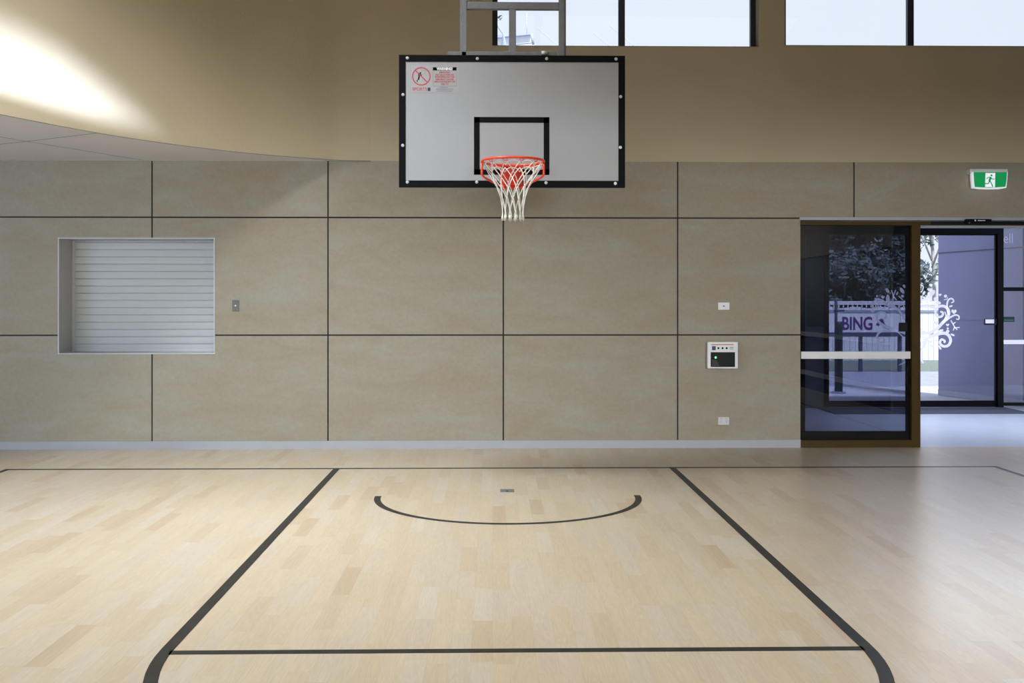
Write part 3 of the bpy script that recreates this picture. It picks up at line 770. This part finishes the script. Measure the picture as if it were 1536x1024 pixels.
for x_, y_, s in ((692, 262, 1.0), (958, 532, 1.3)):
    for a_, b_ in (((-22, -42), (12, 18)), ((12, 18), (30, 34)), ((8, 10), (-2, 40)), ((-6, -10), (16, -26)), ((12, 18), (48, 16))):
        R_.ribbon([D(x_ + a_[0] * s, y_ + a_[1] * s), D(x_ + b_[0] * s, y_ + b_[1] * s)], 10 * KD)
swirl(R_, [(860, 270), (888, 262), (900, 240)], 8)
swirl(L_, [(540, 690), (470, 600), (380, 590), (300, 560), (215, 515), (172, 460), (195, 405), (245, 402), (272, 440), (240, 465)], 34)
swirl(L_, [(470, 480), (380, 360), (290, 330), (235, 280), (180, 268), (132, 300), (142, 350), (185, 345), (180, 315)], 24)
swirl(L_, [(300, 340), (320, 300), (350, 288), (372, 300)], 16)
swirl(L_, [(540, 650), (400, 590), (290, 588), (205, 600), (172, 650), (195, 705), (245, 698), (240, 660)], 26)
swirl(L_, [(560, 560), (520, 760), (480, 885), (395, 940)], 44, (1, .12))
swirl(L_, [(345, 560), (430, 640), (470, 700)], 14)
blob(L_, 285, 260, 20, 44); blob(L_, 282, 175, 15, 28, .6); blob(L_, 430, 176, 17, 34, .6); blob(L_, 380, 205, 9, 20, -.4); blob(L_, 435, 232, 15, 14)
blob(L_, 160, 258, 14, 8); blob(L_, 190, 258, 14, 8); blob(L_, 174, 232, 8, 14); blob(L_, 480, 245, 12, 30); blob(L_, 420, 315, 30, 16, .3)
for q in ((235, 243, 20), (458, 130, 22), (130, 385, 22), (330, 330, 14)): heart(L_, *q)
for a_, b_ in (((322, 170), (350, 255)), ((366, 168), (340, 235)), ((345, 235), (375, 275)), ((338, 240), (338, 280)), ((395, 230), (440, 272))):
    L_.ribbon([D(*a_), D(*b_)], 11 * KD)
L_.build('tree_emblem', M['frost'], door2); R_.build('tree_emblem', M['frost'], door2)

# ------------------------------------------------------------------ outside
def mesh_ground(name, y0, y1, x0, x1, z, m): return MB().box(x0, x1, y0, y1, z - .1, z).build(name, m, kind='structure')
mesh_ground('ground_path', YO + .1, G(768, 580).y, -6, 40, -.005, M['paver'])
mesh_ground('ground_road', G(768, 580).y, G(768, 557).y, -10, 50, -.01, M['asphalt'])
YFN = G(768, 541).y
mesh_ground('ground_lawn', G(768, 557).y, YFN + 14, -10, 60, -.008, M['grass'])
# wing wall outside the doors
a_, b_ = G(1407.5, 592), Vector((7.62, YO + .16, 0))
ww = MB()
dirv = (b_ - a_).normalized(); nn = Vector((-dirv.y, dirv.x, 0)) * .2
if nn.x < 0: nn = -nn
ww.prism([a_, b_, b_ + nn, a_ + nn], (0, 0, 4.2))
wing = ww.build('wall_wing', M['extwall'], kind='structure')
def onwing(px, z_):
    d_ = ray(px, HOR); nrm = Vector((dirv.y, -dirv.x, 0)); t_ = a_.dot(nrm) / Vector((d_.x, d_.y, 0)).dot(nrm)
    return Vector((d_.x * t_, d_.y * t_, z_)) - nn.normalized() * .003
for py0 in ((380, 366),):
    for A, B in ((1408, 1537),):
        q0 = onwing(A, 0); q1 = onwing(B, 0); z_ = HC + (HOR - py0[0]) / F * q0.y
        q0.z = z_; q1.z = z_
        MB().prism([q0, q1, q1 + Vector((0, 0, .018)), q0 + Vector((0, 0, .018))], nn.normalized() * -.003).build('panel_joint', M['bluepost'], wing)
q0 = onwing(1408, 0); q1 = onwing(1537, 0); q0.z = q1.z = 1.22
MB().prism([q0, q1, q1 + Vector((0, 0, .01)), q0 + Vector((0, 0, .01))], nn.normalized() * -.003).build('panel_joint', M['extwall'], wing)
MB().prism([onwing(1408, .0), onwing(1537, .0), onwing(1537, .09), onwing(1408, .09)], nn.normalized() * -.01).build('base_flashing', M['corr'], wing)
# fence
fn = empty('paling_fence', (X(1330, YFN), YFN, 0)); tag(fn, 'long white paling fence beyond the road outside the doors', 'fence')
fb = MB(); x = 6.0; ftop = Z(461, Y=YFN)
while x < 22:
    fb.box(x, x + .135, YFN, YFN + .02, 0.0, ftop + .02 * math.sin(x * 9)); x += .145
fb.build('palings', M['fence'], fn)
lt = MB(); 
for zz in (Z(456.2, Y=YFN), Z(453.2, Y=YFN)): lt.box(6, 22, YFN - .02, YFN + .03, zz - .012, zz + .03)
x = 6.0
while x < 22: lt.box(x, x + .03, YFN - .01, YFN + .0, ftop, Z(453, Y=YFN)); x += .12
lt.build('lattice_top', M['fence'], fn)
for zz in (Z(466, Y=YFN),): MB().box(6, 22, YFN - .03, YFN - .001, zz - .03, zz + .02).build('rail', M['corr'], fn)
sg = empty('sign_board', (X(1290, YFN - .06), YFN - .06, Z(500, Y=YFN))); tag(sg, 'white banner sign with purple letters BING fixed to the fence outside', 'sign')
MB().box(X(1225, YFN - .06), X(1345, YFN - .06), YFN - .06, YFN - .035, Z(499, Y=YFN), Z(470, Y=YFN)).build('panel', M['fence'], sg)
text('lettering', 'BING', P(1286, 486, YFN - .065), .46, M['ink_purple'], sg, 46 / F * YFN, lift=.012)
MB().ribbon(smooth([P(1316, 488, YFN - .065), P(1322, 480, YFN - .065), P(1326, 488, YFN - .065), P(1334, 492, YFN - .065)], 5), .08).build('emblem', M['ink_purple'], sg)
# low guard rail
YG = 22.4
gr = empty('guard_rail', (X(1300, YG), YG, 0)); tag(gr, 'low dark guard rail on posts in front of the white fence', 'rail')
MB().box(X(1215, YG), X(1400, YG), YG, YG + .06, Z(505, Y=YG), Z(498.5, Y=YG), .01).build('rail', M['bluepost'], gr)
for px in (1234, 1293, 1352): MB().box(X(px - 2.6, YG), X(px + 2.6, YG), YG + .06, YG + .13, 0, Z(499, Y=YG), .01).build('post', M['bluepost'], gr)
# bollard and sign post
q = G(1258, 589)
bo = empty('bollard', q); tag(bo, 'thick dark bollard standing on the path outside the tinted door', 'bollard')
MB().tube([q, q + Vector((0, 0, 1.14)), q + Vector((0, 0, 1.18))], [.066, .066, .05], 16).build('post', M['bollard'], bo)
MB().cyl(q, (0, 0, 1), .11, .02, 16).build('base_plate', M['corr'], bo)
q = G(1254, 566)
pp = empty('sign_post', q); tag(pp, 'thin blue grey post with a short arm behind the bollard outside', 'post')
hz = Z(449, Y=q.y)
MB().tube([q, q + Vector((0, 0, hz)), q + Vector((0, 0, hz + .03))], [.03, .03, .015], 10).build('post', M['bluepost'], pp)
MB().tube([q + Vector((-.05, -.02, hz - .22)), q + Vector((.16, -.02, hz - .22))], .02, 8).build('arm', M['bluepost'], pp)
# corrugated shed
YSH = 33.5
sh = empty('shed', (X(1270, YSH), YSH, 0)); tag(sh, 'blue grey corrugated steel shed among the trees behind the fence', 'shed')
sx0_, sx1_ = X(1225, YSH), X(1297, YSH); cz = Z(366, Y=YSH)
cb_ = MB(); pv = None; k = 0; x = sx0_
while x < sx1_:
    y = YSH + (.04 if k % 4 in (1, 2) else 0)
    c2 = (cb_.bm.verts.new((x, y, 0)), cb_.bm.verts.new((x, y, cz)))
    if pv: cb_.bm.faces.new((pv[0], c2[0], c2[1], pv[1]))
    pv = c2; x += .07; k += 1
cb_.box(sx0_, sx1_, YSH + .06, YSH + 4, 0, cz - .05)
cb_.build('wall', M['corr'], sh)
MB().prism([(sx0_ - .1, YSH - .1, cz), (sx1_ + .1, YSH - .1, cz), (sx1_ + .1, YSH + 4.1, cz + .5), (sx0_ - .1, YSH + 4.1, cz + .5)], (0, 0, .05)).build('roof', M['corr'], sh)

def tree(name, label, base, h, cr, trunk_r, leafm, barkm, n, zlow, seed, squash=1.0):
    rng = random.Random(seed)
    t = empty(name, base); tag(t, label, 'tree', 'trees outside the doors')
    tr = MB(); top = Vector(base) + Vector((rng.uniform(-.2, .2), 0, h * .7))
    tr.tube(smooth([Vector(base), Vector(base) + Vector((.08, 0, h * .3)), top], 4), [trunk_r * (1 - .07 * i) for i in range(9)], 8)
    for k in range(5):
        a_ = rng.uniform(0, 2 * PI); s0 = Vector(base) + Vector((0, 0, h * rng.uniform(.3, .6)))
        tr.tube([s0, s0 + Vector((math.cos(a_) * cr * .4, math.sin(a_) * cr * .3, h * .12)), s0 + Vector((math.cos(a_) * cr * .7, math.sin(a_) * cr * .5, h * .26))], [trunk_r * .4, trunk_r * .25, trunk_r * .1], 6)
    tr.build('trunk', barkm, t)
    cr_ = MB(); cz0 = base[2] + zlow; ch = h - zlow
    cl = [Vector((rng.uniform(-1, 1) * cr * .75, rng.uniform(-1, 1) * cr * .6 * squash, rng.uniform(.1, .9) * ch)) for _ in range(16)]
    for k in range(n):
        c0 = rng.choice(cl); v = Vector((rng.gauss(0, 1), rng.gauss(0, 1), rng.gauss(0, 1))).normalized() * cr * .42 * rng.random() ** .4
        p_ = Vector((base[0], base[1], cz0)) + c0 + v
        u = Vector((rng.gauss(0, 1), rng.gauss(0, 1), rng.gauss(0, 1))).normalized(); w_ = u.orthogonal().normalized(); s = rng.uniform(.06, .14)
        cr_.poly([p_ - u * s, p_ + w_ * s * .45, p_ + u * s, p_ - w_ * s * .45])
    cr_.build('crown', leafm, t)
def at(px, Y): return (X(px, Y), Y, 0)
tree('broad_tree', 'dense dark leafy tree behind the fence, right of the corrugated shed', at(1306, 31.2), 5.1, 1.6, .16, M['leaf'], M['darkbark'], 15000, .5, 1)
tree('broad_tree', 'dark leafy tree in front of the corrugated shed behind the fence', at(1262, 28.4), 2.6, 1.0, .1, M['leaf'], M['darkbark'], 4500, .4, 2)
tree('broad_tree', 'tall green tree rising behind the roof of the corrugated shed', at(1285, 41), 6.6, 2.2, .18, M['leaf2'], M['darkbark'], 6000, 2.0, 5)
tree('gum_tree', 'pale barked tree seen in the bright gap beside the shaded wing wall', at(1398, 34.6), 7.0, 1.0, .09, M['leaf2'], M['bark'], 700, 1.9, 3)

# rooftop scenery through the first high window, overexposure put into its pale colours
YRF = 24.0
rf = empty('neighbouring_building', (X(780, YRF), YRF, 0)); tag(rf, 'washed-out neighbouring building whose roof edge shows faintly through the first high window', 'building')
q = [P(735, 56, YRF), P(797, 51.5, YRF), P(803, 66, YRF), Vector((X(803, YRF), YRF, 0)), Vector((X(735, YRF), YRF, 0))]
MB().prism(q, (0, 2, 0)).build('wall', M['wash'], rf)
MB().prism([P(735, 53, YRF - .1), P(757, 52, YRF - .1), P(757, 55.5, YRF - .1), P(735, 57, YRF - .1)], (0, .1, 0)).prism([P(757, 54, YRF - .1), P(797, 50.7, YRF - .1), P(797, 51.8, YRF - .1), P(757, 55, YRF - .1)], (0, .1, 0)).build('coping', M['roofedge'], rf)
MB().tube([P(765, 68, YRF - .2), P(798, 64, YRF - .2), P(801, 66, YRF - .2)], .02, 6).tube([P(797, 51, YRF - .2), P(799, 60, YRF - .2), P(800, 67, YRF - .2)], .035, 6).build('gutter', M['roofedge'], rf)
an = empty('roof_antenna', P(790, 51, YRF + .5)); tag(an, 'thin roof antenna mast standing on the washed-out rooftop', 'antenna')
MB().tube([P(790, 53, YRF + .5), P(790, 20, YRF + .5)], .012, 6).build('mast', M['wire'], an)
for py, w_ in ((22, 3), (26, 2.5), (31, 2)): MB().tube([P(790 - w_, py, YRF + .5), P(790 + w_, py + 1, YRF + .5)], .008, 5).build('crossbar', M['wire'], an)
pf = empty('palm_tree', (X(757, 20), 20, 0)); tag(pf, 'blue grey palm frond tip beside the left frame of the first high window', 'palm')
stem = smooth([P(755, 51, 20), P(749, 43, 20), P(744, 34, 20), P(742, 27, 20)], 5)
MB().tube([Vector((stem[0].x + .02, 20, 0)), Vector((stem[0].x + .02, 20, stem[0].z - .3)), stem[0]] + stem[1:], [.12, .07] + [.014] * len(stem), 8).build('stem', M['roofedge'], pf)
fr_ = MB(); rng = random.Random(4)
for k in range(16):
    a_ = rng.uniform(-.9, .9); c0 = P(747 + rng.uniform(-1, 4), 26 + rng.uniform(-3, 5), 20)
    fr_.ribbon([c0, c0 + Vector((math.cos(a_) * .07, 0, math.sin(a_) * .07))], .02, taper=(1, .2))
fr_.build('leaflets', M['roofedge'], pf)
for i, (A, B, lab) in enumerate((((835, 66), (806, 42), 'thin overhead cable seen between the steel posts of the hoop frame'),
                                 ((913, 68), (890, 50), 'thin overhead cable in the sky ending just left of the first high window mullion'),
                                 ((952, 70), (914, 38), 'overhead cable passing behind the mullion of the first high window'))):
    Yc = 26 + i
    cab = MB().tube([P(B[0] - 60, B[1] - 48, Yc) if False else P(*B, Yc), P(A[0] + (A[0] - B[0]) * 2, A[1] + (A[1] - B[1]) * 2, Yc)], .008, 6).build('power_cable', M['wire'])
    tag(cab, lab, 'cable', 'cables outside the high window')

# ------------------------------------------------------------------ light
w = bpy.data.worlds.new('sky'); scene.world = w; w.use_nodes = True
bg = w.node_tree.nodes['Background']; bg.inputs['Color'].default_value = (0.80, 0.86, 1.0, 1); bg.inputs['Strength'].default_value = 1.3

def area(name, loc, target, sx, sy, power, col=(1, 1, 1), spread=PI):
    l = bpy.data.lights.new(name, 'AREA'); l.shape = 'RECTANGLE'; l.size = sx; l.size_y = sy; l.energy = power; l.color = col; l.spread = spread
    o = bpy.data.objects.new(name, l); COL.objects.link(o); o.location = loc
    o.rotation_euler = (Vector(target) - Vector(loc)).to_track_quat('-Z', 'Y').to_euler(); return o
area('key_skylight', (-2.0, 6.8, 6.4), (-1.8, 7.2, 0), 1.4, 1.2, 175, (0.94, 0.98, 1.0), math.radians(96))
area('skylight', (1.9, 2.5, 6.4), (1.9, 3.1, 0), 7.0, 6.0, 210, (1.0, 0.94, 0.80), math.radians(150))
area('rear_left_fill', (-5.0, -4.5, 2.6), (-3.8, 10.7, -1.4), 6.0, 1.6, 110, (0.82, 0.95, 1.0), math.radians(55))  # unseen fill lamp added to brighten the lower left wall, no window here
area('rear_right_fill', (4.0, -4.5, 2.6), (3.9, 9.5, -1.2), 2.6, 1.6, 105, (0.94, 0.97, 1.0), math.radians(55))  # unseen cool fill added to brighten the right wall and floor
area('left_fill', (-8.7, 5.0, 1.4), (-3, 9, 1.9), 5.0, 2.2, 260, (0.55, 0.70, 1.0))
area('vestibule_fill', (6.0, 12.6, 2.66), (6.0, 12.8, 0), 2.8, 2.2, 38, (0.80, 0.86, 1.0), math.radians(110))  # unseen fill added below the ceiling to brighten the vestibule
area('doorway_fill', (6.4, 13.9, 2.98), (4.2, 7.5, 0.0), 3.0, 0.9, 80, (0.74, 0.83, 1.0))  # unseen cool fill added to turn the floor near the doors bluish
sn = bpy.data.lights.new('sun', 'SUN'); sn.energy = 8.0; sn.angle = math.radians(6); sn.color = (0.90, 0.93, 1.0)
sno = bpy.data.objects.new('sun', sn); COL.objects.link(sno); sno.rotation_euler = Vector((-.25, .55, -1)).to_track_quat('-Z', 'Y').to_euler()
sp_ = bpy.data.lights.new('sun_patch', 'SPOT'); sp_.energy = 15500; sp_.spot_size = math.radians(30); sp_.spot_blend = 0.45; sp_.shadow_soft_size = 0.03; sp_.cycles.use_multiple_importance_sampling = False; sp_.color = (0.60, 0.72, 1.0)
so_ = bpy.data.objects.new('sun_patch', sp_); COL.objects.link(so_); so_.location = (3.8, 3.5, 5.6)
so_.rotation_euler = Vector((-.738, .448, -.425)).to_track_quat('-Z', 'Y').to_euler()

# ------------------------------------------------------------------ camera and colour
cd = bpy.data.cameras.new('camera'); cam = bpy.data.objects.new('camera', cd); COL.objects.link(cam)
cam.location = (0, 0, HC); cam.rotation_euler = (PI / 2, 0, -TH)
cd.sensor_fit = 'HORIZONTAL'; cd.sensor_width = 36.0; cd.lens = F / 1536 * 36.0; cd.shift_y = -(512 - HOR) / 1536
cd.clip_start = .05; cd.clip_end = 500
scene.camera = cam
scene.view_settings.view_transform = 'Standard'; scene.view_settings.look = 'None'
scene.view_settings.exposure = 0.0; scene.view_settings.gamma = 1.0
scene.cycles.use_denoising = True
scene.cycles.caustics_reflective = False; scene.cycles.caustics_refractive = False
scene.cycles.sample_clamp_indirect = 3.0; scene.cycles.sample_clamp_direct = 6.0
scene.cycles.max_bounces = 10; scene.cycles.transparent_max_bounces = 16
